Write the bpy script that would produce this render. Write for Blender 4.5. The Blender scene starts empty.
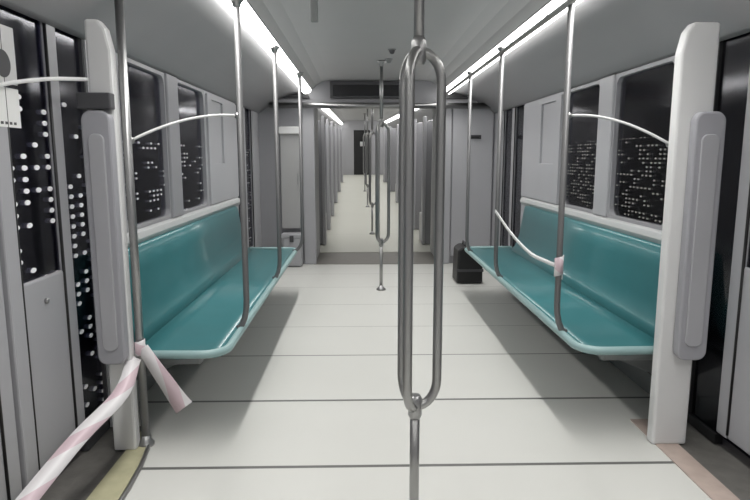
import bpy, bmesh, math, random
from mathutils import Matrix, Vector
random.seed(4)
R = math.radians
sc = bpy.context.scene
col = sc.collection
CX = 0.21            # the car's centre line; the camera stands a little to its left
WALL = 1.52          # half width of the car inside
CEIL = 2.36

# ------------------------------------------------------------------ materials
def srgb(r, g, b):
    f = lambda c: (c/255/12.92) if c/255 <= .04045 else ((c/255+.055)/1.055)**2.4
    return (f(r), f(g), f(b), 1)

def mat(name, color, rough=.5, metal=0., spec=.5, bump=0., bscale=40., vary=0., vscale=3., coat=0.):
    m = bpy.data.materials.new(name); m.use_nodes = True
    nt = m.node_tree; p = nt.nodes['Principled BSDF']
    p.inputs['Base Color'].default_value = color
    p.inputs['Roughness'].default_value = rough
    p.inputs['Metallic'].default_value = metal
    p.inputs['Specular IOR Level'].default_value = spec
    p.inputs['Coat Weight'].default_value = coat
    tc = nt.nodes.new('ShaderNodeTexCoord')
    if vary:
        n = nt.nodes.new('ShaderNodeTexNoise'); n.inputs['Scale'].default_value = vscale; n.inputs['Detail'].default_value = 5
        nt.links.new(tc.outputs['Object'], n.inputs['Vector'])
        mx = nt.nodes.new('ShaderNodeMix'); mx.data_type = 'RGBA'
        mx.inputs['A'].default_value = tuple(c*(1-vary) for c in color[:3])+(1,)
        mx.inputs['B'].default_value = tuple(min(1, c*(1+vary)) for c in color[:3])+(1,)
        nt.links.new(n.outputs['Fac'], mx.inputs['Factor'])
        nt.links.new(mx.outputs['Result'], p.inputs['Base Color'])
    if bump:
        n2 = nt.nodes.new('ShaderNodeTexNoise'); n2.inputs['Scale'].default_value = bscale; n2.inputs['Detail'].default_value = 3
        nt.links.new(tc.outputs['Object'], n2.inputs['Vector'])
        b = nt.nodes.new('ShaderNodeBump'); b.inputs['Strength'].default_value = bump; b.inputs['Distance'].default_value = .01
        nt.links.new(n2.outputs['Fac'], b.inputs['Height'])
        nt.links.new(b.outputs['Normal'], p.inputs['Normal'])
    return m

M = {}
M['wall'] = mat('grey_wall_plastic', (.40, .40, .42, 1), .45, vary=.05)
M['wall_light'] = mat('pale_wall_plastic', (.66, .66, .66, 1), .45, vary=.04)
M['sill'] = mat('pale_sill', (.47, .48, .48, 1), .4)
M['mullion'] = mat('window_cover_grey', (.27, .27, .285, 1), .45, vary=.04)
M['frame'] = mat('window_frame_grey', (.30, .30, .315, 1), .45)
M['screen_grey'] = mat('screen_panel_grey', (.33, .33, .355, 1), .45, vary=.04)
M['cove'] = mat('cove_panel', (.30, .30, .308, 1), .5, vary=.04)
M['ceiling'] = mat('ceiling_grey', (.40, .40, .405, 1), .7, vary=.03)
M['trough'] = mat('ceiling_edge_grey', (.25, .25, .255, 1), .6)
M['steel'] = mat('brushed_steel', (.36, .36, .36, 1), .38, metal=1., bump=.05, bscale=120)
M['steel_dark'] = mat('worn_steel', (.36, .36, .355, 1), .36, metal=1.)
M['steel_mid'] = mat('dull_steel', (.17, .17, .172, 1), .5, metal=.45, spec=.4)
M['rail_white'] = mat('pale_rail', (.58, .58, .58, 1), .35)
M['teal'] = mat('teal_seat_plastic', (.046, .18, .195, 1), .3, vary=.12, vscale=2.5, bump=.12, bscale=7, coat=.25)
M['rim'] = mat('pale_teal_rim', (.27, .40, .40, 1), .4)
M['frame_grey'] = mat('seat_frame_grey', (.20, .21, .21, 1), .5)
M['black'] = mat('black_plastic', (.012, .012, .013, 1), .45)
M['darkgrey'] = mat('dark_grey_plastic', (.06, .06, .065, 1), .45)
M['screen'] = mat('dark_display', (.012, .012, .014, 1), .25)
M['threshold'] = mat('threshold_plate', (.13, .125, .115, 1), .5, vary=.35, vscale=14, bump=.15, bscale=60)
M['edge_yellow'] = mat('worn_yellow_edge', (.42, .40, .26, 1), .5, vary=.25, vscale=12)
M['edge_tan'] = mat('worn_tan_edge', (.42, .34, .30, 1), .5, vary=.25, vscale=12)
M['gang_floor'] = mat('gangway_plate_grey', (.19, .18, .165, 1), .5, vary=.1, vscale=10)
M['gang_wall'] = mat('gangway_panel', (.40, .40, .40, 1), .5, vary=.05)
M['door'] = mat('door_leaf_grey', (.37, .37, .39, 1), .4, vary=.05)
M['paper'] = mat('notice_paper', (.62, .62, .62, 1), .6)
M['paper_white'] = mat('white_notice_paper', (.78, .78, .77, 1), .6)
M['ground'] = mat('dark_ballast', (.02, .02, .02, 1), .9, bump=.4, bscale=20)

# tape: white with red stripes along its length
def tape_mat():
    m = mat('barrier_tape', (.8, .8, .8, 1), .35)
    nt = m.node_tree; p = nt.nodes['Principled BSDF']
    uv = nt.nodes.new('ShaderNodeUVMap')
    sx = nt.nodes.new('ShaderNodeSeparateXYZ'); nt.links.new(uv.outputs['UV'], sx.inputs[0])
    a = nt.nodes.new('ShaderNodeMath'); a.operation = 'ADD'
    nt.links.new(sx.outputs['X'], a.inputs[0]); nt.links.new(sx.outputs['Y'], a.inputs[1])
    f = nt.nodes.new('ShaderNodeMath'); f.operation = 'FRACT'; nt.links.new(a.outputs[0], f.inputs[0])
    g = nt.nodes.new('ShaderNodeMath'); g.operation = 'GREATER_THAN'; g.inputs[1].default_value = .6
    nt.links.new(f.outputs[0], g.inputs[0])
    mx = nt.nodes.new('ShaderNodeMix'); mx.data_type = 'RGBA'
    mx.inputs['A'].default_value = (.70, .68, .69, 1); mx.inputs['B'].default_value = (.60, .47, .51, 1)
    nt.links.new(g.outputs[0], mx.inputs['Factor']); nt.links.new(mx.outputs['Result'], p.inputs['Base Color'])
    return m
M['tape'] = tape_mat()
M['tape_white'] = mat('white_tape', (.8, .8, .8, 1), .4)

# floor: pale vinyl sheets with dark joints at measured places across the car
SEAMS = [0.35, 1.08, 1.82, 2.567, 3.323, 4.127, 4.86, 5.62, 6.4, 7.15]
def floor_mat(seams, base=(.60, .60, .57, 1)):
    m = mat('pale_vinyl_floor', base, .42, vary=.04, vscale=1.5)
    nt = m.node_tree; p = nt.nodes['Principled BSDF']
    src = p.inputs['Base Color'].links[0].from_socket
    tc = nt.nodes.new('ShaderNodeTexCoord'); sx = nt.nodes.new('ShaderNodeSeparateXYZ')
    nt.links.new(tc.outputs['Object'], sx.inputs[0])
    last = None
    for s in seams:
        d = nt.nodes.new('ShaderNodeMath'); d.operation = 'COMPARE'
        d.inputs[1].default_value = s; d.inputs[2].default_value = .0115 if s < 3.5 else (.007 if s < 4.5 else .003)
        nt.links.new(sx.outputs['Y'], d.inputs[0])
        if last is None: last = d
        else:
            mxm = nt.nodes.new('ShaderNodeMath'); mxm.operation = 'MAXIMUM'
            nt.links.new(last.outputs[0], mxm.inputs[0]); nt.links.new(d.outputs[0], mxm.inputs[1]); last = mxm
    mx = nt.nodes.new('ShaderNodeMix'); mx.data_type = 'RGBA'
    nt.links.new(last.outputs[0], mx.inputs['Factor']); nt.links.new(src, mx.inputs['A'])
    mx.inputs['B'].default_value = (.13, .13, .125, 1)
    nt.links.new(mx.outputs['Result'], p.inputs['Base Color'])
    return m
M['floor'] = floor_mat(SEAMS)
M['floor_far'] = floor_mat([10.4], (.52, .52, .465, 1))

# window glass: clear tinted pane that mirrors a little; printed with pale dots in its lower part
def glass_mat(name, tint, dots=None, ztop=1.55, ys=1.):
    m = bpy.data.materials.new(name); m.use_nodes = True
    nt = m.node_tree; nt.nodes.clear()
    N = nt.nodes.new; L = nt.links.new
    out = N('ShaderNodeOutputMaterial')
    tr = N('ShaderNodeBsdfTransparent'); tr.inputs['Color'].default_value = tint
    gl = N('ShaderNodeBsdfGlossy'); gl.inputs['Roughness'].default_value = .12; gl.inputs['Color'].default_value = (.85, .85, .9, 1)
    fr = N('ShaderNodeFresnel'); fr.inputs['IOR'].default_value = 1.5
    mx = N('ShaderNodeMixShader'); L(fr.outputs[0], mx.inputs[0]); L(tr.outputs[0], mx.inputs[1]); L(gl.outputs[0], mx.inputs[2])
    res = mx
    if dots:
        sp, rad, prob, colr = dots
        tc = N('ShaderNodeTexCoord'); sx = N('ShaderNodeSeparateXYZ'); L(tc.outputs['Object'], sx.inputs[0])
        my = N('ShaderNodeMath'); my.operation = 'MULTIPLY'; my.inputs[1].default_value = ys; L(sx.outputs['Y'], my.inputs[0])
        cm = N('ShaderNodeCombineXYZ'); L(my.outputs[0], cm.inputs[0]); L(sx.outputs['Z'], cm.inputs[1])
        sc_ = N('ShaderNodeVectorMath'); sc_.operation = 'SCALE'; sc_.inputs['Scale'].default_value = 1/sp; L(cm.outputs[0], sc_.inputs[0])
        fl = N('ShaderNodeVectorMath'); fl.operation = 'FLOOR'; L(sc_.outputs[0], fl.inputs[0])
        fc = N('ShaderNodeVectorMath'); fc.operation = 'FRACTION'; L(sc_.outputs[0], fc.inputs[0])
        ds = N('ShaderNodeVectorMath'); ds.operation = 'DISTANCE'; ds.inputs[1].default_value = (.5, .5, 0); L(fc.outputs[0], ds.inputs[0])
        lt = N('ShaderNodeMath'); lt.operation = 'LESS_THAN'; lt.inputs[1].default_value = rad/sp; L(ds.outputs['Value'], lt.inputs[0])
        wn = N('ShaderNodeTexWhiteNoise'); wn.noise_dimensions = '2D'; L(fl.outputs[0], wn.inputs['Vector'])
        ns = N('ShaderNodeTexNoise'); ns.inputs['Scale'].default_value = .32; ns.inputs['Detail'].default_value = 1; L(fl.outputs[0], ns.inputs['Vector'])
        ad = N('ShaderNodeMath'); ad.operation = 'MULTIPLY_ADD'; L(ns.outputs['Fac'], ad.inputs[0]); ad.inputs[1].default_value = 2.4; ad.inputs[2].default_value = -1.2+prob
        pr = N('ShaderNodeMath'); pr.operation = 'LESS_THAN'; L(wn.outputs['Value'], pr.inputs[0]); L(ad.outputs[0], pr.inputs[1])
        zt = N('ShaderNodeMath'); zt.operation = 'LESS_THAN'; zt.inputs[1].default_value = ztop; L(sx.outputs['Z'], zt.inputs[0])
        m1 = N('ShaderNodeMath'); m1.operation = 'MULTIPLY'; L(lt.outputs[0], m1.inputs[0]); L(pr.outputs[0], m1.inputs[1])
        m2 = N('ShaderNodeMath'); m2.operation = 'MULTIPLY'; L(m1.outputs[0], m2.inputs[0]); L(zt.outputs[0], m2.inputs[1])
        df = N('ShaderNodeBsdfDiffuse'); df.inputs['Color'].default_value = colr
        mz = N('ShaderNodeMixShader'); L(m2.outputs[0], mz.inputs[0]); L(mx.outputs[0], mz.inputs[1]); L(df.outputs[0], mz.inputs[2])
        res = mz
    L(res.outputs[0], out.inputs['Surface'])
    return m
M['glass_l'] = glass_mat('dotted_glass_left', (.62, .62, .7, 1), (.030, .0068, .20, (.62, .62, .64, 1)), 1.50, .42)
M['glass_door'] = glass_mat('dotted_glass_door', (.55, .55, .65, 1), (.046, .0105, .50, (.9, .9, .92, 1)), 1.66, .5)
M['glass_r'] = glass_mat('dotted_glass_right', (.6, .6, .6, 1), (.026, .0052, .42, (.33, .33, .31, 1)), 1.52, .5)
M['glass'] = glass_mat('dark_glass', (.5, .5, .52, 1))

def emit_mat(name, c, s):
    m = bpy.data.materials.new(name); m.use_nodes = True
    nt = m.node_tree; nt.nodes.clear()
    o = nt.nodes.new('ShaderNodeOutputMaterial'); e = nt.nodes.new('ShaderNodeEmission')
    e.inputs['Color'].default_value = c; e.inputs['Strength'].default_value = s
    nt.links.new(e.outputs[0], o.inputs['Surface'])
    return m
M['lamp'] = emit_mat('lit_diffuser', (1, .99, .965, 1), 5.0)

# ------------------------------------------------------------------ mesh helpers
def B(): return bmesh.new()

def box(bm, x0, x1, y0, y1, z0, z1):
    v = [bm.verts.new((x, y, z)) for x in (x0, x1) for y in (y0, y1) for z in (z0, z1)]
    for f in ((0,1,3,2), (4,6,7,5), (0,4,5,1), (2,3,7,6), (0,2,6,4), (1,5,7,3)):
        bm.faces.new([v[i] for i in f])
    return bm

def tube(bm, pts, r, seg=12, closed=False):
    P = [Vector(p) for p in pts]; n = len(P); rings = []
    ref = None
    for i, p in enumerate(P):
        if closed: t = (P[(i+1) % n]-P[i-1])
        else: t = P[min(i+1, n-1)]-P[max(i-1, 0)]
        t.normalize()
        if ref is None:
            ref = t.orthogonal().normalized()
        ref = (ref - t*ref.dot(t)).normalized()
        b = t.cross(ref)
        rings.append([bm.verts.new(p + (ref*math.cos(2*math.pi*k/seg)+b*math.sin(2*math.pi*k/seg))*r) for k in range(seg)])
    m = n if closed else n-1
    for i in range(m):
        a, c = rings[i], rings[(i+1) % n]
        for k in range(seg):
            f = bm.faces.new((a[k], a[(k+1) % seg], c[(k+1) % seg], c[k])); f.smooth = True
    if not closed:
        bm.faces.new(rings[0][::-1]); bm.faces.new(rings[-1])
    return bm

def prism(bm, prof, y0, y1, smooth=False):      # closed (x, z) outline run along y
    a = [bm.verts.new((x, y0, z)) for x, z in prof]; b = [bm.verts.new((x, y1, z)) for x, z in prof]
    n = len(prof)
    for i in range(n):
        f = bm.faces.new((a[i], a[(i+1) % n], b[(i+1) % n], b[i])); f.smooth = smooth
    bm.faces.new(a[::-1]); bm.faces.new(b)
    return bm

def prism_front(bm, prof, y0, y1):              # the same outline seen along the car: closed (x, z), thickness in y
    return prism(bm, prof, y0, y1)

def rrect(u0, u1, v0, v1, r, seg=6):
    pts = []
    for cu, cv, a0 in ((u1-r, v1-r, 0), (u0+r, v1-r, 90), (u0+r, v0+r, 180), (u1-r, v0+r, 270)):
        for k in range(seg+1):
            a = R(a0+90*k/seg); pts.append((cu+r*math.cos(a), cv+r*math.sin(a)))
    return pts

def ring_side(bm, x0, x1, outer, inner):        # frame with a rounded opening in the (y, z) plane, thickness x0..x1
    n = len(outer); V = []
    for x in (x0, x1):
        V.append([bm.verts.new((x, *p)) for p in outer]); V.append([bm.verts.new((x, *p)) for p in inner])
    for i in range(n):
        j = (i+1) % n
        bm.faces.new((V[0][i], V[0][j], V[1][j], V[1][i])); bm.faces.new((V[2][j], V[2][i], V[3][i], V[3][j]))
        bm.faces.new((V[1][i], V[1][j], V[3][j], V[3][i])); bm.faces.new((V[0][j], V[0][i], V[2][i], V[2][j]))
    return bm

def ribbon(bm, pts, wvec, tile=.16, th=.0012):
    uvl = bm.loops.layers.uv.verify()
    P = [Vector(p) for p in pts]; W = [Vector(w) for w in wvec] if isinstance(wvec[0], (tuple, list, Vector)) else [Vector(wvec)]*len(P)
    rows = []; s = 0
    for i, p in enumerate(P):
        if i: s += (P[i]-P[i-1]).length
        t = (P[min(i+1, len(P)-1)]-P[max(i-1, 0)]).normalized()
        n = t.cross(W[i]).normalized()*th
        rows.append(([bm.verts.new(p-W[i]*.5+n), bm.verts.new(p+W[i]*.5+n), bm.verts.new(p+W[i]*.5-n), bm.verts.new(p-W[i]*.5-n)], s/tile))
    for (a, sa), (b, sb) in zip(rows, rows[1:]):
        for k in range(4):
            l = (k+1) % 4
            f = bm.faces.new((a[k], a[l], b[l], b[k])); f.smooth = k in (0, 2)
            for lp, uv in zip(f.loops, ((sa, (0, 1, 1, 0)[k]*.5), (sa, (0, 1, 1, 0)[l]*.5), (sb, (0, 1, 1, 0)[l]*.5), (sb, (0, 1, 1, 0)[k]*.5))):
                lp[uvl].uv = uv
    bm.faces.new(rows[0][0][::-1]); bm.faces.new(rows[-1][0])
    return bm

def lathe(bm, prof, cx, cy, seg=20):
    rings = [[bm.verts.new((cx+r*math.cos(2*math.pi*k/seg), cy+r*math.sin(2*math.pi*k/seg), z)) for k in range(seg)] for r, z in prof]
    for a, b in zip(rings, rings[1:]):
        for k in range(seg):
            f = bm.faces.new((a[k], a[(k+1) % seg], b[(k+1) % seg], b[k])); f.smooth = True
    bm.faces.new(rings[0][::-1]); bm.faces.new(rings[-1])
    return bm

def obj(name, bm, m, parent=None, origin=(0, 0, 0), bevel=0., T=None):
    o3 = Vector(origin)
    bmesh.ops.recalc_face_normals(bm, faces=bm.faces[:])
    if o3.length: bmesh.ops.translate(bm, verts=bm.verts[:], vec=-o3)
    me = bpy.data.meshes.new(name); bm.to_mesh(me); bm.free()
    me.materials.append(m)
    o = bpy.data.objects.new(name, me); col.objects.link(o)
    if parent: o.parent = parent
    else:
        o.matrix_world = (T if T is not None else Matrix.Identity(4)) @ Matrix.Translation(o3)
    if bevel:
        b = o.modifiers.new('bevel', 'BEVEL'); b.width = bevel; b.segments = 2; b.limit_method = 'ANGLE'; b.angle_limit = R(40)
        b.harden_normals = False
    return o

def tag(o, label=None, cat=None, group=None, kind=None):
    if label: o['label'] = label
    if cat: o['category'] = cat
    if group: o['group'] = group
    if kind: o['kind'] = kind
    return o

def thing(name, loc, label, cat, group=None, T=None):
    o = bpy.data.objects.new(name, None); col.objects.link(o); o.empty_display_size = .1
    o.matrix_world = (T if T is not None else Matrix.Identity(4)) @ Matrix.Translation(Vector(loc))
    return tag(o, label, cat, group)

def copy_tree(root, Mw, label, group=None):
    c = root.copy(); col.objects.link(c); c.matrix_world = Mw
    c['label'] = label
    if group: c['group'] = group
    for ch in list(root.children):
        d = ch.copy(); col.objects.link(d); d.parent = c
        for g in list(ch.children):
            e = g.copy(); col.objects.link(e); e.parent = d
    return c

def struct(name, bm, m, T=None, parent=None, bevel=0., label=None):
    o = obj(name, bm, m, parent, bevel=bevel, T=T)
    if parent is None: o['kind'] = 'structure'
    if label: o['label'] = label; 
    return o

I4 = Matrix.Identity(4)
# the coupled car beyond climbs a little and bends left from here
PIV = Vector((CX, 8.3, 0))
T2 = Matrix.Translation(PIV) @ Matrix.Rotation(R(.5), 4, 'Z') @ Matrix.Rotation(R(1.9), 4, 'X') @ Matrix.Translation(-PIV)

# ------------------------------------------------------------------ car shell
def side_wall(name, s, y0, y1, openings, T=I4):
    bm = B(); ys = sorted({y0, y1, *[a for o in openings for a in o[:2]]})
    xa, xb = sorted((CX+s*WALL, CX+s*(WALL+.07)))
    for a, b in zip(ys, ys[1:]):
        op = [o for o in openings if o[0] <= a+1e-6 and o[1] >= b-1e-6]
        if not op: box(bm, xa, xb, a, b, 0, 2.10)
        else:
            if op[0][2] > 0: box(bm, xa, xb, a, b, 0, op[0][2])
            box(bm, xa, xb, a, b, op[0][3], 2.10)
    return struct(name, bm, M['wall'], T)

COVE = [(1.525, 1.95), (1.49, 1.965), (1.43, 2.01), (1.34, 2.075), (1.23, 2.13), (1.10, 2.18), (.935, 2.218)]
def cove(name, s, y0, y1, T=I4):
    prof = COVE + [(.935, 2.30), (1.525, 2.30)]
    return struct(name, prism(B(), [(CX+s*u, z) for u, z in prof], y0, y1, True), M['cove'], T)

def ceiling(y0, y1, T=I4):
    h = [(0, CEIL), (.60, CEIL), (.70, 2.345), (.78, 2.30), (.825, 2.245), (.825, 2.44), (0, 2.44)]
    prof = [(CX+u, z) for u, z in h[1:-1]] + [(CX-u, z) for u, z in h[1:-1]][::-1]
    return struct('ceiling', prism(B(), prof, y0, y1), M['ceiling'], T)

def light_strip(s, y0, y1, label, T=I4, group='ceiling light strips'):
    t = thing('light_strip', (CX+s*.89, y0, 2.24), label, 'light', None, T)
    o = (CX+s*.89, y0, 2.24)
    d = [(.832, 2.238), (.838, 2.212), (.860, 2.194), (.895, 2.184), (.922, 2.188), (.932, 2.204), (.928, 2.238)]
    obj('diffuser', prism(B(), [(CX+s*u, z) for u, z in d], y0+.02, y1-.02, True), M['lamp'], t, o)
    ld = bpy.data.lights.new('strip_lamp', 'AREA'); ld.shape = 'RECTANGLE'; ld.size = .085; ld.size_y = (y1-y0-.2); ld.spread = R(112)
    ld.energy = (2.15 if T is None or T == I4 else 1.6)*(y1-y0); ld.color = (1, .99, .965)
    lo = bpy.data.objects.new('strip_lamp', ld); col.objects.link(lo); lo.parent = t; lo.location = (0, (y1-y0)/2, 2.176-2.24)
    h = [(.828, 2.239), (.933, 2.239), (.933, 2.29), (.828, 2.29)]
    obj('housing', prism(B(), [(CX+s*u, z) for u, z in h], y0+.01, y1-.01), M['trough'], t, o)
    return t

WN = [0]
def window(s, y0, y1, gm, z0=.985, z1=1.945, T=I4, fm='frame'):
    WN[0] += 1
    xi, xo = CX+s*(WALL-.012), CX+s*(WALL+.05)
    inner = rrect(y0+.03, y1-.03, z0+.02, z1-.02, .06)
    outer = []
    for (a, b) in inner:                        # the outer outline follows the inner one out to a square
        outer.append((y0 if a < y0+.0901 and a <= (y0+y1)/2 else (y1 if a > y1-.0901 else a), z0 if b < z0+.0801 else (z1 if b > z1-.0801 else b)))
    f = struct('window_%d' % WN[0], ring_side(B(), xi, xo, outer, inner), M[fm], T)
    xa, xb = sorted((CX+s*(WALL+.018), CX+s*(WALL+.024)))
    obj('pane', box(B(), xa, xb, y0+.028, y1-.028, z0+.018, z1-.018), M[gm], f)
    return f

YA, YE = -2.2, 7.86        # the near car runs from behind the camera to its end wall
WIN = [(3.32, 4.14, .985, 1.945), (4.36, 5.14, .985, 1.945)]
DOOR = (1.46, 3.0, 0.0, 2.06)
FARDOOR = (6.42, 7.45, 0.0, 2.0)
for s, nm in ((-1, 'left'), (1, 'right')):
    side_wall('wall_'+nm, s, YA, YE, WIN+[DOOR, FARDOOR])
    for i, w in enumerate(WIN):
        window(s, w[0], w[1], 'glass_l' if s < 0 else 'glass_r')
cove('trim_1', -1, YA, YE); cove('trim_2', 1, YA, YE)
ceiling(YA, YE)
fl = B(); box(fl, CX-1.346, CX+1.235, YA, YE, -.06, 0)
box(fl, CX-WALL-.07, CX-1.346, YA, 1.2, -.06, 0); box(fl, CX+1.235, CX+WALL+.07, YA, 1.2, -.06, 0)
box(fl, CX-WALL-.07, CX-1.346, 3.02, YE, -.06, 0); box(fl, CX+1.235, CX+WALL+.07, 3.02, YE, -.06, 0)
struct('floor', fl, M['floor'])
rw = B(); box(rw, CX-WALL-.07, CX+WALL+.07, YA-.08, YA, 0, 2.44)
struct('wall_rear', rw, M['wall'])

# pale sill ledge over each bench and floor skirting
n = 3
for s in (-1, 1):
    bm = B(); prism(bm, [(CX+s*u, z) for u, z in ((1.515, .985), (1.475, .975), (1.465, .94), (1.485, .90), (1.515, .90))], 3.05, 6.3)
    struct('trim_%d' % n, bm, M['sill'], bevel=.004); n += 1
    bm = B(); xa, xb = sorted((CX+s*1.505, CX+s*1.535)); box(bm, xa, xb, 3.05, 6.40, 0, .12)
    struct('baseboard_'+('left' if s < 0 else 'right'), bm, M['frame_grey'])
    # wall panel with shallow recess beyond the windows
    bm = B(); xa, xb = sorted((CX+s*1.500, CX+s*1.522))
    ring_side(bm, xa, xb, [(5.22, .99), (6.40, .99), (6.40, 1.93), (5.22, 1.93)], [(5.36, 1.34), (5.78, 1.34), (5.78, 1.89), (5.36, 1.89)])
    struct('trim_%d' % n, bm, M['wall'], bevel=.004); n += 1
    # upright cover between the two panes
    bm = B(); xa, xb = sorted((CX+s*1.492, CX+s*1.522)); box(bm, xa, xb, 4.13, 4.37, .985, 1.95)
    struct('trim_%d' % n, bm, M['mullion'] if s < 0 else M['wall'], bevel=.01); n += 1

# door thresholds
for s, em in ((-1, 'edge_yellow'), (1, 'edge_tan')):
    bm = B(); xa, xb = sorted((CX+s*1.345, CX+s*(WALL+.10))); box(bm, xa, xb, 1.2, 3.02, -.05, -.006)
    struct('trim_%d' % n, bm, M['threshold']); n += 1
    bm = B(); xa, xb = sorted((CX+s*1.235, CX+s*1.345))
    if s > 0: box(bm, xa, xb, 1.2, 3.02, -.05, .006)
    else:
        ed = [(1.195, 1.2), (1.197, 2.2), (1.205, 2.4), (1.22, 2.58), (1.245, 2.74), (1.285, 2.88), (1.345, 2.98)]
        for (ua, ya), (ub, yb) in zip(ed, ed[1:]):
            v = [[bm.verts.new((CX-u, y, z)) for u, y in ((ua, ya), (ub, yb), (1.346, yb), (1.346, ya))] for z in (.0005, .006)]
            for q in range(4): bm.faces.new((v[0][q], v[0][(q+1) % 4], v[1][(q+1) % 4], v[1][q]))
            bm.faces.new(v[0][::-1]); bm.faces.new(v[1])
        lip = B(); tube(lip, [(CX-u, y, .006) for u, y in ed], .011, 8); struct('trim_%d' % n, lip, M['steel_dark']); n += 1
    struct('trim_%d' % n, bm, M[em]); n += 1

# ------------------------------------------------------------------ doors
DN = [0]
def door_leaf(s, y0, y1, gm, zsill=.905, stile=.085, bottom=.07, label=None, T=I4, near=.09):
    DN[0] += 1
    xa, xb = sorted((CX+s*(WALL+.005), CX+s*(WALL+.05)))
    bm = B()
    box(bm, xa, xb, y1-stile, y1, bottom, 2.05)                         # far stile
    box(bm, xa, xb, y0, y0+near, bottom, 2.05)                          # near stile
    box(bm, xa, xb, y0+near, y1-stile, 1.99, 2.05)
    d = struct('door_%d' % DN[0], bm, M['door'], T, bevel=.008)
    if label: d['label'] = label
    xc, xd = sorted((CX+s*(WALL+.012), CX+s*(WALL+.045)))
    obj('lower_panel', box(B(), xc, xd, y0+near-.004, y1-stile+.004, bottom, zsill), M['door'], d, bevel=.01)
    xg, xh = sorted((CX+s*(WALL+.026), CX+s*(WALL+.031)))
    obj('pane', box(B(), xg, xh, y0+near, y1-stile, zsill, 1.99), M[gm], d)
    bm = B()
    for y in (y0+near, y1-stile):
        xs = CX+s*(WALL+.010); tube(bm, [(xs, y, bottom+.02), (xs, y, 2.0)], .007, 8)
    obj('seal', bm, M['black'], d)
    bm = B(); lathe(bm, [(.012, 0), (.012, .01), (.006, .014)], 0, 0, 12)
    bmesh.ops.rotate(bm, verts=bm.verts[:], cent=(0, 0, 0), matrix=Matrix.Rotation(R(-90*s), 3, 'Y'))
    bmesh.ops.translate(bm, verts=bm.verts[:], vec=(CX+s*(WALL+.012), (y0+near+y1-stile)/2, zsill-.10))
    obj('lock', bm, M['steel'], d)
    return d
for s in (-1, 1):
    gm = 'glass_door' if s < 0 else 'glass'
    door_leaf(s, 1.50, 2.19, gm); door_leaf(s, 2.225, 2.735, gm)
    # fixed glazed strip between the leaf and the screen
    WN[0] += 1
    xa, xb = sorted((CX+s*(WALL+.01), CX+s*(WALL+.05)))
    bm = B(); box(bm, xa, xb, 2.985, 3.0, .0, 2.06); box(bm, xa, xb, 2.742, 3.0, 2.035, 2.06); box(bm, xa, xb, 2.742, 3.0, .0, .05)
    w = struct('window_%d' % WN[0], bm, M['black'] if s > 0 else M['darkgrey'])
    xg, xh = sorted((CX+s*(WALL+.026), CX+s*(WALL+.031)))
    obj('pane', box(B(), xg, xh, 2.742, 2.987, .05, 2.035), M[gm], w)
    # far doorway: two narrow leaves nearly all glass
    door_leaf(s, 6.43, 6.93, gm if s > 0 else 'glass_l', zsill=.22, stile=.06, near=.05)
    door_leaf(s, 6.94, 7.44, gm if s > 0 else 'glass_l', zsill=.22, stile=.06, near=.05)

# ------------------------------------------------------------------ lights
light_strip(-1, YA, 7.78, 'long lit ceiling light strip above the left bench of the near car')
light_strip(1, YA, 7.78, 'long lit ceiling light strip above the right bench, handrail running under it')

# ------------------------------------------------------------------ benches
LB = 3.4
def make_bench(label, group):
    t = thing('bench_seat', (0, 0, 0), label, 'seat', group)
    h = LB/2
    # x runs from the aisle (negative) to the wall (0 = wall face)
    bp = [(-.012, .905), (-.045, .915), (-.065, .900), (-.085, .78), (-.11, .62), (-.15, .505), (-.20, .462), (-.16, .44), (-.10, .46), (-.06, .55), (-.012, .75)]
    obj('backrest', prism(B(), bp, -h+.18, h-.18, True), M['teal'], t)
    sp = [(-.17, .468), (-.30, .452), (-.45, .450), (-.56, .462), (-.600, .468), (-.622, .455), (-.618, .435), (-.58, .425), (-.40, .418), (-.17, .43)]
    obj('seat_pan', prism(B(), sp, -h+.04, h-.04, True), M['teal'], t)
    # pale rim: from the wall, round the corner, along the front and back
    pts = [(-.14, -h+.01, .455)]
    for k in range(9):
        a = R(k*90/8); pts.append((-.52-.115*math.sin(a), -h+.125-.115*math.cos(a), .452))
    for k in range(9):
        a = R(k*90/8); pts.append((-.52-.115*math.cos(a), h-.125+.115*math.sin(a), .452))
    pts.append((-.14, h-.01, .455))
    obj('rim', tube(B(), pts, .021, 10), M['rim'], t)['label'] = 'pale rounded edge of the seat'
    bm = B(); box(bm, -.50, -.06, -h+.08, h-.08, .375, .417)
    obj('underframe', bm, M['frame_grey'], t, bevel=.01)
    for y in (-h+.35, -.55, .55, h-.35):
        bm = B(); prism(bm, [(-.015, .40), (-.48, .385), (-.46, .355), (-.08, .20), (-.07, .002), (-.015, .002)], y-.02, y+.02)
        obj('bracket', bm, M['frame_grey'], t, bevel=.004)
    bm = B()
    for k in range(4): lathe(bm, [(.006, .0), (.006, .004)], 0, 0, 8); bmesh.ops.translate(bm, verts=bm.verts[-16:], vec=(k*.0, k*.03-.05, 0))
    bmesh.ops.rotate(bm, verts=bm.verts[:], cent=(0, 0, 0), matrix=Matrix.Rotation(R(-80), 3, 'Y'))
    bmesh.ops.translate(bm, verts=bm.verts[:], vec=(-.072, -.3, .80))
    obj('rivets', bm, M['frame_grey'], t)
    return t
def bench_mat(s, yc, T=I4):
    return T @ Matrix.Translation((CX+s*(WALL-.008), yc, 0)) @ (Matrix.Identity(4) if s > 0 else Matrix.Rotation(math.pi, 4, 'Z'))
bench = make_bench('long teal bench seat on the right side under the dotted windows', 'teal bench seats')
bench.matrix_world = bench_mat(1, 4.52)
copy_tree(bench, bench_mat(-1, 4.51), 'long teal bench seat on the left side behind the taped door pole')

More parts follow.
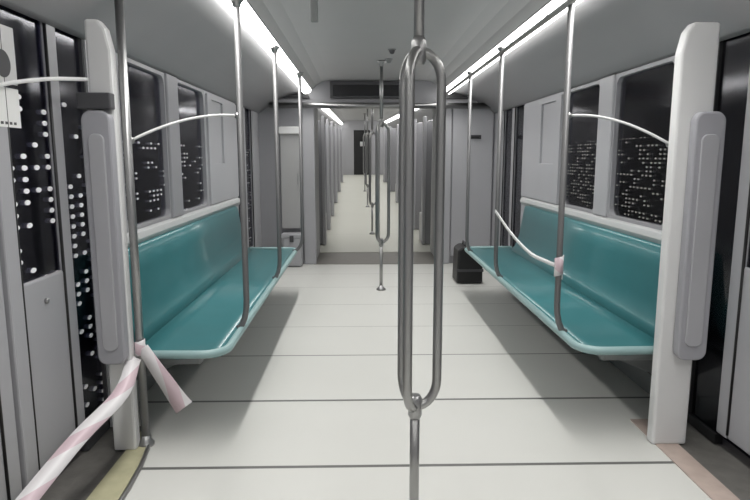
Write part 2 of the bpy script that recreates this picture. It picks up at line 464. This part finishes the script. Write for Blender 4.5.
# ------------------------------------------------------------------ stanchions at the bench edges
def stanchion(s, y, label, ztop=2.21, T=I4, off=.845):
    x = CX+s*off
    t = thing('grab_pole', (x, y, 0), label, 'pole', 'poles along the bench edges', T)
    o = (x, y, 0)
    # shaft stands on the bench edge with a short bend back to it
    pts = [(x, y, ztop), (x, y, .62)] + [(x+s*(.90-off)*(1-math.cos(R(a))), y, .62-.16*math.sin(R(a))) for a in (20, 40, 60, 75, 90)]
    obj('shaft', tube(B(), pts, .0165, 14), M['steel_mid'], t, o)
    obj('top_flange', lathe(B(), [(.038, ztop-.004), (.038, ztop-.016), (.024, ztop-.03), (.018, ztop-.05)], x, y), M['steel'], t, o)
    return t
for s, y, lb in ((-1, 3.25, 'steel grab pole on the left bench edge, nearest of the left row'),
                 (-1, 4.62, 'steel grab pole on the left bench edge, middle one of the left row'),
                 (-1, 6.0, 'steel grab pole on the left bench edge, last before the gangway'),
                 (1, 3.13, 'steel grab pole on the right bench edge with curved rail and tape tied to it'),
                 (1, 4.62, 'steel grab pole on the right bench edge, middle one, far end of the sagging tape'),
                 (1, 5.92, 'steel grab pole on the right bench edge, last before the gangway')):
    stanchion(s, y, lb, off=.80 if y == 6.0 else .845)

# floor-to-ceiling pole at the left doorway
px, py = CX-1.272, 2.80
t = thing('door_pole', (px, py, 0), 'tall steel pole from floor to ceiling at the left doorway with tape tied to it', 'pole')
obj('shaft', tube(B(), [(px, py, .0), (px, py, 2.16)], .019, 16), M['steel'], t, (px, py, 0))
obj('floor_flange', lathe(B(), [(.04, .0), (.04, .012), (.024, .03), (.02, .05)], px, py), M['steel'], t, (px, py, 0))

# curved rails from the first stanchions back to the screens
def curved_rail(pts, label):
    t = thing('curved_rail', pts[0], label, 'handrail')
    P = [Vector(p) for p in pts]; out = []
    for k in range(17):                         # quadratic through three points
        u = k/16; a, b, c = P
        out.append(a*(2*(u-.5)*(u-1)) + b*(-4*u*(u-1)) + c*(2*u*(u-.5)))
    obj('rail', tube(B(), out, .0068, 10), M['rail_white'], t, pts[0])
    for q in (out[0], out[-1]):
        bm = B(); lathe(bm, [(.001, -.018), (.014, -.012), (.018, 0), (.014, .012), (.001, .018)], 0, 0, 12); bmesh.ops.translate(bm, verts=bm.verts[:], vec=q)
        obj('end_clamp', bm, M['steel'], t, pts[0])
    return t
curved_rail([(CX-.86, 3.25, 1.615), (CX-1.065, 3.06, 1.585), (CX-1.268, 2.83, 1.475)], 'thin pale curved rail across the left windows to the door pole')
curved_rail([(CX+.86, 3.13, 1.61), (CX+1.06, 3.02, 1.58), (CX+1.262, 2.87, 1.46)], 'thin pale curved rail across the right windows to the white screen post')

# ------------------------------------------------------------------ draught screens beside the doors
def screen(s, label):
    x0 = CX+s*1.24
    o = (CX+s*1.32, 2.85, 0)
    t = thing('draught_screen', o, label, 'partition', 'screens beside the near doors')
    ua, ub = (1.215, 1.385) if s > 0 else (1.296, 1.405)
    prof = [(ua, 0), (ub, 0), (ub, 1.99), (ua+.05, 1.99), (ua+.02, 1.95), (ua, 1.86)]
    obj('post', prism(B(), [(CX+s*u, z) for u, z in prof], 2.735, 2.80), M['wall_light'], t, o, bevel=.012)
    ua, ub = (1.275, 1.415) if s > 0 else (1.296, 1.425)
    rr = rrect(ua, ub, .45, 1.60, .045)
    obj('panel', prism(B(), [(CX+s*u, z) for u, z in rr], 2.68, 2.734), M['screen_grey'], t, o, bevel=.01)
    if s < 0:
        xa, xb = sorted((CX+s*1.290, CX+s*1.435))
        obj('top_band', box(B(), xa, xb, 2.68, 2.734, 1.605, 1.675), M['darkgrey'], t, o, bevel=.006)['label'] = 'dark band'
    rr = rrect(ua+.03, ub-.03, .52, 1.50, .03)
    obj('inset', prism(B(), [(CX+s*u, z) for u, z in rr], 2.672, 2.69), M['door'], t, o, bevel=.004)
    return t
screen(-1, 'pale draught screen with a dark band beside the left door')
screen(1, 'bright white draught screen post and grey panel beside the right black doorway')

# ------------------------------------------------------------------ three-pronged centre poles
def make_centre_pole(label, group):
    t = thing('centre_pole', (0, 0, 0), label, 'pole', group)
    zb, zt, r = .51, 1.745, .078
    obj('lower_shaft', tube(B(), [(0, 0, .0), (0, 0, zb)], .0175, 16), M['steel_dark'], t)
    obj('upper_shaft', tube(B(), [(0, 0, zt-.01), (0, 0, 2.355)], .0175, 16), M['steel'], t)
    for k in range(3):
        a = R(120*k+4); pts = []
        for q in range(9):
            b = R(90*q/8); pts.append((r*math.sin(b)*math.cos(a), r*math.sin(b)*math.sin(a), zb+.10-.10*math.cos(b)))
        for q in range(9):
            b = R(90*q/8); pts.append((r*math.cos(b)*math.cos(a), r*math.cos(b)*math.sin(a), zt-.10+.10*math.sin(b)))
        obj('prong', tube(B(), pts, .0165, 12), M['steel_dark'], t)
    for z in (zb, zt):
        obj('hub', lathe(B(), [(.018, z-.045), (.025, z-.03), (.025, z+.03), (.018, z+.045)], 0, 0), M['steel'], t)
    obj('floor_flange', lathe(B(), [(.05, .0), (.05, .012), (.028, .03), (.019, .05)], 0, 0), M['steel'], t)
    obj('ceiling_flange', lathe(B(), [(.019, 2.30), (.028, 2.325), (.045, 2.345), (.045, 2.359)], 0, 0), M['steel'], t)
    return t
cp = make_centre_pole('big three-pronged steel pole in the middle of the aisle, nearest the viewer', 'three-pronged poles down the aisle')
cp.matrix_world = Matrix.Translation((CX-.018, 2.05, 0))
copy_tree(cp, Matrix.Translation((CX, 6.26, 0)), 'three-pronged steel pole in the aisle just before the grey gangway plate')

# ------------------------------------------------------------------ right handrail under the light strip
hx, hz = CX+.835, 2.165
t = thing('overhead_handrail', (hx, .5, hz), 'steel overhead handrail on short brackets under the right light strip', 'handrail')
obj('rail', tube(B(), [(hx, .2, hz), (hx, 7.70, hz)], .016, 12), M['steel_dark'], t, (hx, .5, hz))
for k in range(8):
    y = 1.0+k*.85
    obj('bracket', tube(B(), [(hx, y, hz), (hx+.02, y, hz+.03), (hx+.03, y, 2.205)], .010, 8), M['steel_dark'], t, (hx, .5, hz))

# ------------------------------------------------------------------ end wall and gangway
def end_wall(name, y, T=I4, hw=.83, zt=2.08, th=.14, m='mullion'):
    bm = B()
    box(bm, CX-WALL-.07, CX-hw, y, y+th, 0, 2.44); box(bm, CX+hw, CX+WALL+.07, y, y+th, 0, 2.44)
    box(bm, CX-hw, CX+hw, y, y+th, zt, 2.44)
    return struct(name, bm, M[m], T)
end_wall('wall_end', YE)
# pale portal lining
bm = B()
for s in (-1, 1):
    xa, xb = sorted((CX+s*.80, CX+s*.96)); box(bm, xa, xb, YE-.05, YE+.02, 0, 2.06)
struct('trim_%d' % n, bm, M['wall'], bevel=.015); n += 1
bm = B(); xa, xb = CX+.97, CX+1.50; box(bm, xa, xb, YE-.03, YE+.01, .10, 2.06)
struct('trim_%d' % n, bm, M['wall'], bevel=.012); n += 1
# crossbar
t = thing('crossbar', (CX, YE-.12, 2.04), 'horizontal steel bar across the car above the gangway opening', 'bar')
obj('bar', tube(B(), [(CX-1.36, YE-.12, 2.04), (CX+1.50, YE-.12, 2.04)], .036, 14), M['steel'], t, (CX, YE-.12, 2.04))
for x in (CX-1.2, CX-.4, CX+.4, CX+1.2):
    obj('mount', box(B(), x-.02, x+.02, YE-.13, YE+.005, 2.02, 2.06), M['steel'], t, (CX, YE-.12, 2.04), bevel=.005)
# dark information display over the gangway
t = thing('display_panel', (CX, YE-.03, 2.15), 'dark unlit display panel over the gangway opening', 'display')
obj('case', box(B(), CX-.60, CX+.42, YE-.05, YE+.005, 2.135, 2.345), M['darkgrey'], t, (CX, YE-.03, 2.15), bevel=.01)
for a, b in ((-.56, .04), (.08, .38)):
    obj('screen', box(B(), CX+a, CX+b, YE-.056, YE-.045, 2.165, 2.30), M['screen'], t, (CX, YE-.03, 2.15))
# vents in the upper corners
for s, lb in ((-1, 'small black vent in the upper left corner of the end wall'), (1, 'black arched vent in the upper right corner of the end wall')):
    x0, x1 = sorted((CX+s*.86, CX+s*1.26)); zt = 2.22 if s < 0 else 2.26
    pr = [(x0, 2.135), (x1, 2.135), (x1, 2.15)] + [(x0+(x1-x0)*(.5+.5*math.cos(R(a))), 2.15+(zt-2.15)*math.sin(R(a))) for a in range(15, 180, 15)] + [(x0, 2.15)]
    t = thing('air_vent', ((x0+x1)/2, YE-.01, 2.135), lb, 'vent')
    obj('grille', prism(B(), pr, YE-.03, YE+.005), M['black'], t, ((x0+x1)/2, YE-.01, 2.135))
    bm = B()
    for k in range(3):
        z = 2.146+k*.02; w = .18-.05*k; box(bm, (x0+x1)/2-w, (x0+x1)/2+w, YE-.036, YE-.028, z, z+.006)
    obj('louvre', bm, M['darkgrey'], t, ((x0+x1)/2, YE-.01, 2.135))
# locker on the left of the end wall, low box below it
o = (CX-1.12, YE-.04, .47)
t = thing('wall_locker', o, 'tall narrow grey locker with pale top on the end wall left of the gangway', 'locker')
obj('door', prism(B(), rrect(CX-1.24, CX-1.00, .48, 1.70, .02), YE-.06, YE+.005), M['gang_wall'], t, o, bevel=.006)
obj('cap', prism(B(), rrect(CX-1.26, CX-.98, 1.69, 1.78, .03), YE-.10, YE+.005), M['wall_light'], t, o, bevel=.008)
obj('handle', box(B(), CX-1.03, CX-1.015, YE-.075, YE-.055, 1.05, 1.2), M['steel_dark'], t, o, bevel=.003)
o = (CX-1.08, YE-.15, 0)
t = thing('equipment_box', o, 'low pale grey box on the floor left of the gangway', 'box')
obj('body', box(B(), CX-1.22, CX-.97, YE-.26, YE-.06, .005, .40), M['wall'], t, o, bevel=.03)
obj('lid', box(B(), CX-1.23, CX-.96, YE-.27, YE-.055, .38, .43), M['wall'], t, o, bevel=.01)
obj('latch', box(B(), CX-1.12, CX-1.07, YE-.285, YE-.262, .33, .41), M['darkgrey'], t, o, bevel=.004)
# little dark pull on the right end panel
o = (CX+1.26, YE-.035, 1.66)
t = thing('pull_handle', o, 'small dark pull handle on the white end panel right of the gangway', 'handle')
obj('plate', box(B(), CX+1.19, CX+1.34, YE-.042, YE-.026, 1.63, 1.68), M['darkgrey'], t, o, bevel=.004)
obj('grip', tube(B(), [(CX+1.21, YE-.04, 1.65), (CX+1.22, YE-.065, 1.655), (CX+1.31, YE-.065, 1.655), (CX+1.32, YE-.04, 1.65)], .008, 8), M['black'], t, o)

# black case on the floor at the end of the right bench
o = (CX+.98, 6.70, 0)
t = thing('black_case', o, 'black case standing on the floor past the end of the right bench', 'case')
pr = [(CX+.85, .005), (CX+1.14, .005), (CX+1.14, .27), (CX+1.09, .36), (CX+1.00, .41), (CX+.92, .42), (CX+.86, .38)]
obj('body', prism(B(), pr, 6.52, 6.86), M['black'], t, o, bevel=.02)
obj('handle', tube(B(), [(CX+.95, 6.62, .41), (CX+.95, 6.63, .455), (CX+.95, 6.75, .455), (CX+.95, 6.76, .41)], .010, 8), M['darkgrey'], t, o)
obj('strap', box(B(), CX+.845, CX+1.145, 6.512, 6.522, .14, .17), M['darkgrey'], t, o)

# gangway: grey plate, ribbed walls, low ceiling
GA, GB = YE+.14, 8.75
bm = B(); box(bm, CX-.83, CX+.83, YE-.06, GB+.1, -.02, .008)
struct('trim_%d' % n, bm, M['gang_floor'], bevel=.004); n += 1
for s, nm in ((-1, 'left'), (1, 'right')):
    bm = B(); xa, xb = sorted((CX+s*.83, CX+s*.90)); box(bm, xa, xb, GA, GB, 0, 2.10)
    for k in range(5):
        y = GA+.08+k*.14; xa, xb = sorted((CX+s*.815, CX+s*.84)); box(bm, xa, xb, y, y+.06, .01, 2.07)
    struct('wall_gangway_'+nm, bm, M['gang_wall'], bevel=.01)
bm = B(); box(bm, CX-.90, CX+.90, GA, GB, 2.08, 2.14)
struct('ceiling', bm, M['ceiling'])

# ------------------------------------------------------------------ the coupled car beyond
Y2, Y3 = 8.75, 27.0
WIN2 = [(a, a+w, .985, 1.945) for b in (10.3, 16.4, 22.0) for a, w in ((b+.2, .82), (b+1.25, .80))]
DO2 = [(13.2, 14.5, 0, 2.0), (19.2, 20.5, 0, 2.0)]
for s, nm in ((-1, 'left'), (1, 'right')):
    side_wall('wall_'+nm, s, Y2, Y3, WIN2+DO2, T2)
    for w in WIN2: window(s, w[0], w[1], 'glass', T=T2)
    for d in DO2:
        door_leaf(s, d[0]+.01, (d[0]+d[1])/2-.005, 'glass', zsill=.7, stile=.06, near=.06, T=T2)
        door_leaf(s, (d[0]+d[1])/2+.005, d[1]-.01, 'glass', zsill=.7, stile=.06, near=.06, T=T2)
cove('trim_%d' % n, -1, Y2, Y3, T2); n += 1
cove('trim_%d' % n, 1, Y2, Y3, T2); n += 1
ceiling(Y2, Y3, T2)
bm = B(); box(bm, CX-WALL-.07, CX+WALL+.07, Y2, Y3, -.06, 0); struct('floor', bm, M['floor_far'], T2)
end_wall('wall_portal', Y2, T2, m='gang_wall')
bm = B(); hw = .36
box(bm, CX-WALL-.07, CX-hw, Y3, Y3+.1, 0, 2.44); box(bm, CX+hw, CX+WALL+.07, Y3, Y3+.1, 0, 2.44); box(bm, CX-hw, CX+hw, Y3, Y3+.1, 1.95, 2.44)
struct('wall_far', bm, M['wall'], T2)
DN[0] += 1
d = struct('door_%d' % DN[0], box(B(), CX-hw, CX+hw, Y3+.04, Y3+.08, 0, 1.95), M['black'], T2)
obj('handle', tube(B(), [(CX+.25, Y3+.03, .95), (CX+.25, Y3-.0, 1.0), (CX+.25, Y3-.0, 1.15), (CX+.25, Y3+.03, 1.2)], .012, 8), M['steel'], d)
obj('notice', box(B(), CX-.08, CX+.12, Y3+.030, Y3+.042, 1.25, 1.45), M['wall_light'], d)
light_strip(-1, 8.95, Y3-.1, 'left lit ceiling light strip in the farther car beyond the gangway', T2)
light_strip(1, 8.95, Y3-.1, 'right lit ceiling light strip in the farther car beyond the gangway', T2)
for y, lb in ((10.4, 'three-pronged steel pole in the aisle just beyond the gangway'), (14.5, 'three-pronged steel pole in the aisle, second one beyond the gangway'),
              (18.7, 'three-pronged steel pole in the aisle, farthest one beyond the gangway')):
    copy_tree(cp, T2 @ Matrix.Translation((CX, y, 0)), lb)
for s, nm in ((-1, 'left'), (1, 'right')):
    for y, ad in ((9.35, 'first'), (10.9, 'second'), (12.8, 'third'), (15.4, 'fourth'), (18.6, 'fifth'), (22.5, 'sixth')):
        o = (CX+s*1.1, y, 0)
        t = thing('draught_screen', o, f'grey panel on the {nm} of the farther car, {ad} one beyond the gangway', 'partition', 'panels down the farther car', T2)
        obj('panel', prism(B(), rrect(*sorted((CX+s*.80, CX+s*1.515)), .005, 1.92, .05), y-.03, y+.03), M['mullion'], t, o, bevel=.008)
        obj('edge_post', prism(B(), rrect(*sorted((CX+s*.75, CX+s*.80)), .005, 1.98, .02), y-.04, y+.12), M['wall'], t, o, bevel=.008)
        obj('foot', box(B(), *sorted((CX+s*.76, CX+s*1.51)), y+.03, y+.5, .005, .46), M['gang_wall'], t, o, bevel=.02)

# ------------------------------------------------------------------ ceiling fittings
o = (CX-.455, 3.35, 2.36)
t = thing('ceiling_bracket', o, 'short dark bracket hanging from the ceiling left of the centre pole', 'bracket')
obj('stem', box(B(), CX-.475, CX-.435, 3.33, 3.37, 2.11, 2.35), M['frame_grey'], t, o, bevel=.006)
obj('mount', box(B(), CX-.50, CX-.41, 3.30, 3.40, 2.345, 2.361), M['frame_grey'], t, o, bevel=.004)
for (x, y, r, lb) in ((.285, 5.62, .028, 'small dark round ceiling fitting, nearer of the two left of the centre pole'), (.28, 6.15, .03, 'small grey round ceiling fitting just below the darker one')):
    t = thing('ceiling_sensor', (x, y, 2.36), lb, 'sensor')
    obj('housing', lathe(B(), [(r, 2.361), (r, 2.345), (r*.7, 2.325), (r*.3, 2.318)], x, y), M['darkgrey'] if y < 6 else M['frame_grey'], t, (x, y, 2.36))
    obj('collar', lathe(B(), [(r*1.35, 2.361), (r*1.35, 2.354), (r*.9, 2.352)], x, y), M['frame_grey'], t, (x, y, 2.36))

# ------------------------------------------------------------------ tapes
def curve(P, n=20):                              # Catmull-Rom through points
    P = [Vector(p) for p in P]; Q = [P[0]*2-P[1]]+P+[P[-1]*2-P[-2]]; out = []
    for i in range(1, len(Q)-2):
        a, b, c, d = Q[i-1:i+3]
        for k in range(n):
            u = k/n
            out.append(.5*((2*b)+(c-a)*u+(2*a-5*b+4*c-d)*u*u+(3*b-a-3*c+d)*u**3))
    out.append(P[-1]); return out
pts = curve([(px-.02, py-.03, .46), (px+.0, 2.55, .37), (px-.07, 2.28, .29), (px-.12, 1.95, .20), (px-.16, 1.6, .11)])
t = tag(obj('barrier_tape', ribbon(B(), pts, (.062, 0, -.028), .34), M['tape']), 'red and white barrier tape stretched from the left door pole down past the open threshold', 'tape')
pts = curve([(px+.02, py-.02, .50), (px+.07, py-.03, .42), (px+.12, py-.02, .33), (px+.165, py-.01, .245), (px+.195, py, .19)])
W = [(.045+.035*i/len(pts), .0, .035+.025*i/len(pts)) for i in range(len(pts))]
tag(obj('barrier_tape', ribbon(B(), pts, W, .5), M['tape']), 'loose pinkish white tape end hanging from the left door pole', 'tape')
pts = [(px+.024*math.cos(R(a)), py+.024*math.sin(R(a)), .47+.0001*a) for a in range(0, 380, 20)]
tag(obj('barrier_tape', ribbon(B(), pts, (0, 0, .07), .2), M['tape']), 'band of tape knotted round the foot of the left door pole', 'tape')
x1 = CX+.845
pts = curve([(x1-.02, 4.60, .99), (x1+.02, 4.25, .86), (x1+.03, 3.8, .79), (x1+.02, 3.4, .80), (x1-.02, 3.12, .83)])
tag(obj('barrier_tape', ribbon(B(), pts, (.006, 0, .022), .4), M['tape_white']), 'thin white tape sagging between two poles along the right bench', 'tape')
pts = [(x1+.022*math.cos(R(a)), 3.13+.022*math.sin(R(a)), .80+.0001*a) for a in range(0, 380, 20)]
tag(obj('barrier_tape', ribbon(B(), pts, (0, 0, .10), .2), M['tape']), 'band of tape wound round the nearest pole of the right bench', 'tape')
pts = curve([(CX-1.40, 2.733, 1.735), (CX-1.45, 2.55, 1.715), (CX-1.49, 2.44, 1.695), (CX-1.505, 2.34, 1.675), (CX-1.512, 2.23, 1.65)])
tag(obj('barrier_tape', ribbon(B(), pts, (0, 0, .016), .4), M['tape_white']), 'thin white tape stretched across the left door glass', 'tape')

# ------------------------------------------------------------------ notices on the left door
xn = CX-WALL-.004
o = (xn, 2.26, 1.78)
t = thing('notice', o, 'grey notice with a dark round pictogram at the top of the left door', 'notice')
obj('sheet', box(B(), xn-.004, xn, 2.20, 2.40, 1.67, 1.88), M['paper'], t, o)
bm = B(); lathe(bm, [(.05, 0), (.05, .002)], 0, 0, 24)
bmesh.ops.rotate(bm, verts=bm.verts[:], cent=(0, 0, 0), matrix=Matrix.Rotation(R(90), 3, 'Y')); bmesh.ops.translate(bm, verts=bm.verts[:], vec=(xn+.0005, 2.31, 1.74))
obj('pictogram', bm, M['darkgrey'], t, o)
o = (xn, 2.26, 1.52)
t = thing('notice', o, 'plain white notice below the grey one on the left door', 'notice')
obj('sheet', box(B(), xn-.004, xn, 2.20, 2.40, 1.51, 1.655), M['paper_white'], t, o)
bm = B()
for k in range(5):
    y = 2.24+k*.028; box(bm, xn-.001, xn+.001, y, y+.016, 1.520, 1.530)
obj('print', bm, M['darkgrey'], t, o)

# ------------------------------------------------------------------ outside: night, dark ground
bm = B(); box(bm, -40, 40, -20, 60, -1.2, -1.1); struct('ground', bm, M['ground'])

w = bpy.data.worlds.new('night'); sc.world = w; w.use_nodes = True
w.node_tree.nodes['Background'].inputs['Color'].default_value = (.55, .5, .75, 1)
w.node_tree.nodes['Background'].inputs['Strength'].default_value = .022

# ------------------------------------------------------------------ camera
cam = bpy.data.cameras.new('camera'); co = bpy.data.objects.new('camera', cam); col.objects.link(co)
cam.sensor_width = 36; cam.lens = 600/750*36; cam.clip_start = .05
co.location = (0, 0, 1.4)
co.rotation_euler = (R(90-8.81), 0, R(-1.33))
sc.camera = co
vs = sc.view_settings
vs.view_transform = 'Standard'; vs.look = 'None'; vs.gamma = 1; vs.use_curve_mapping = False; vs.exposure = .93
sc.cycles.use_denoising = True
sc.cycles.max_bounces = 10; sc.cycles.diffuse_bounces = 6; sc.cycles.transparent_max_bounces = 12
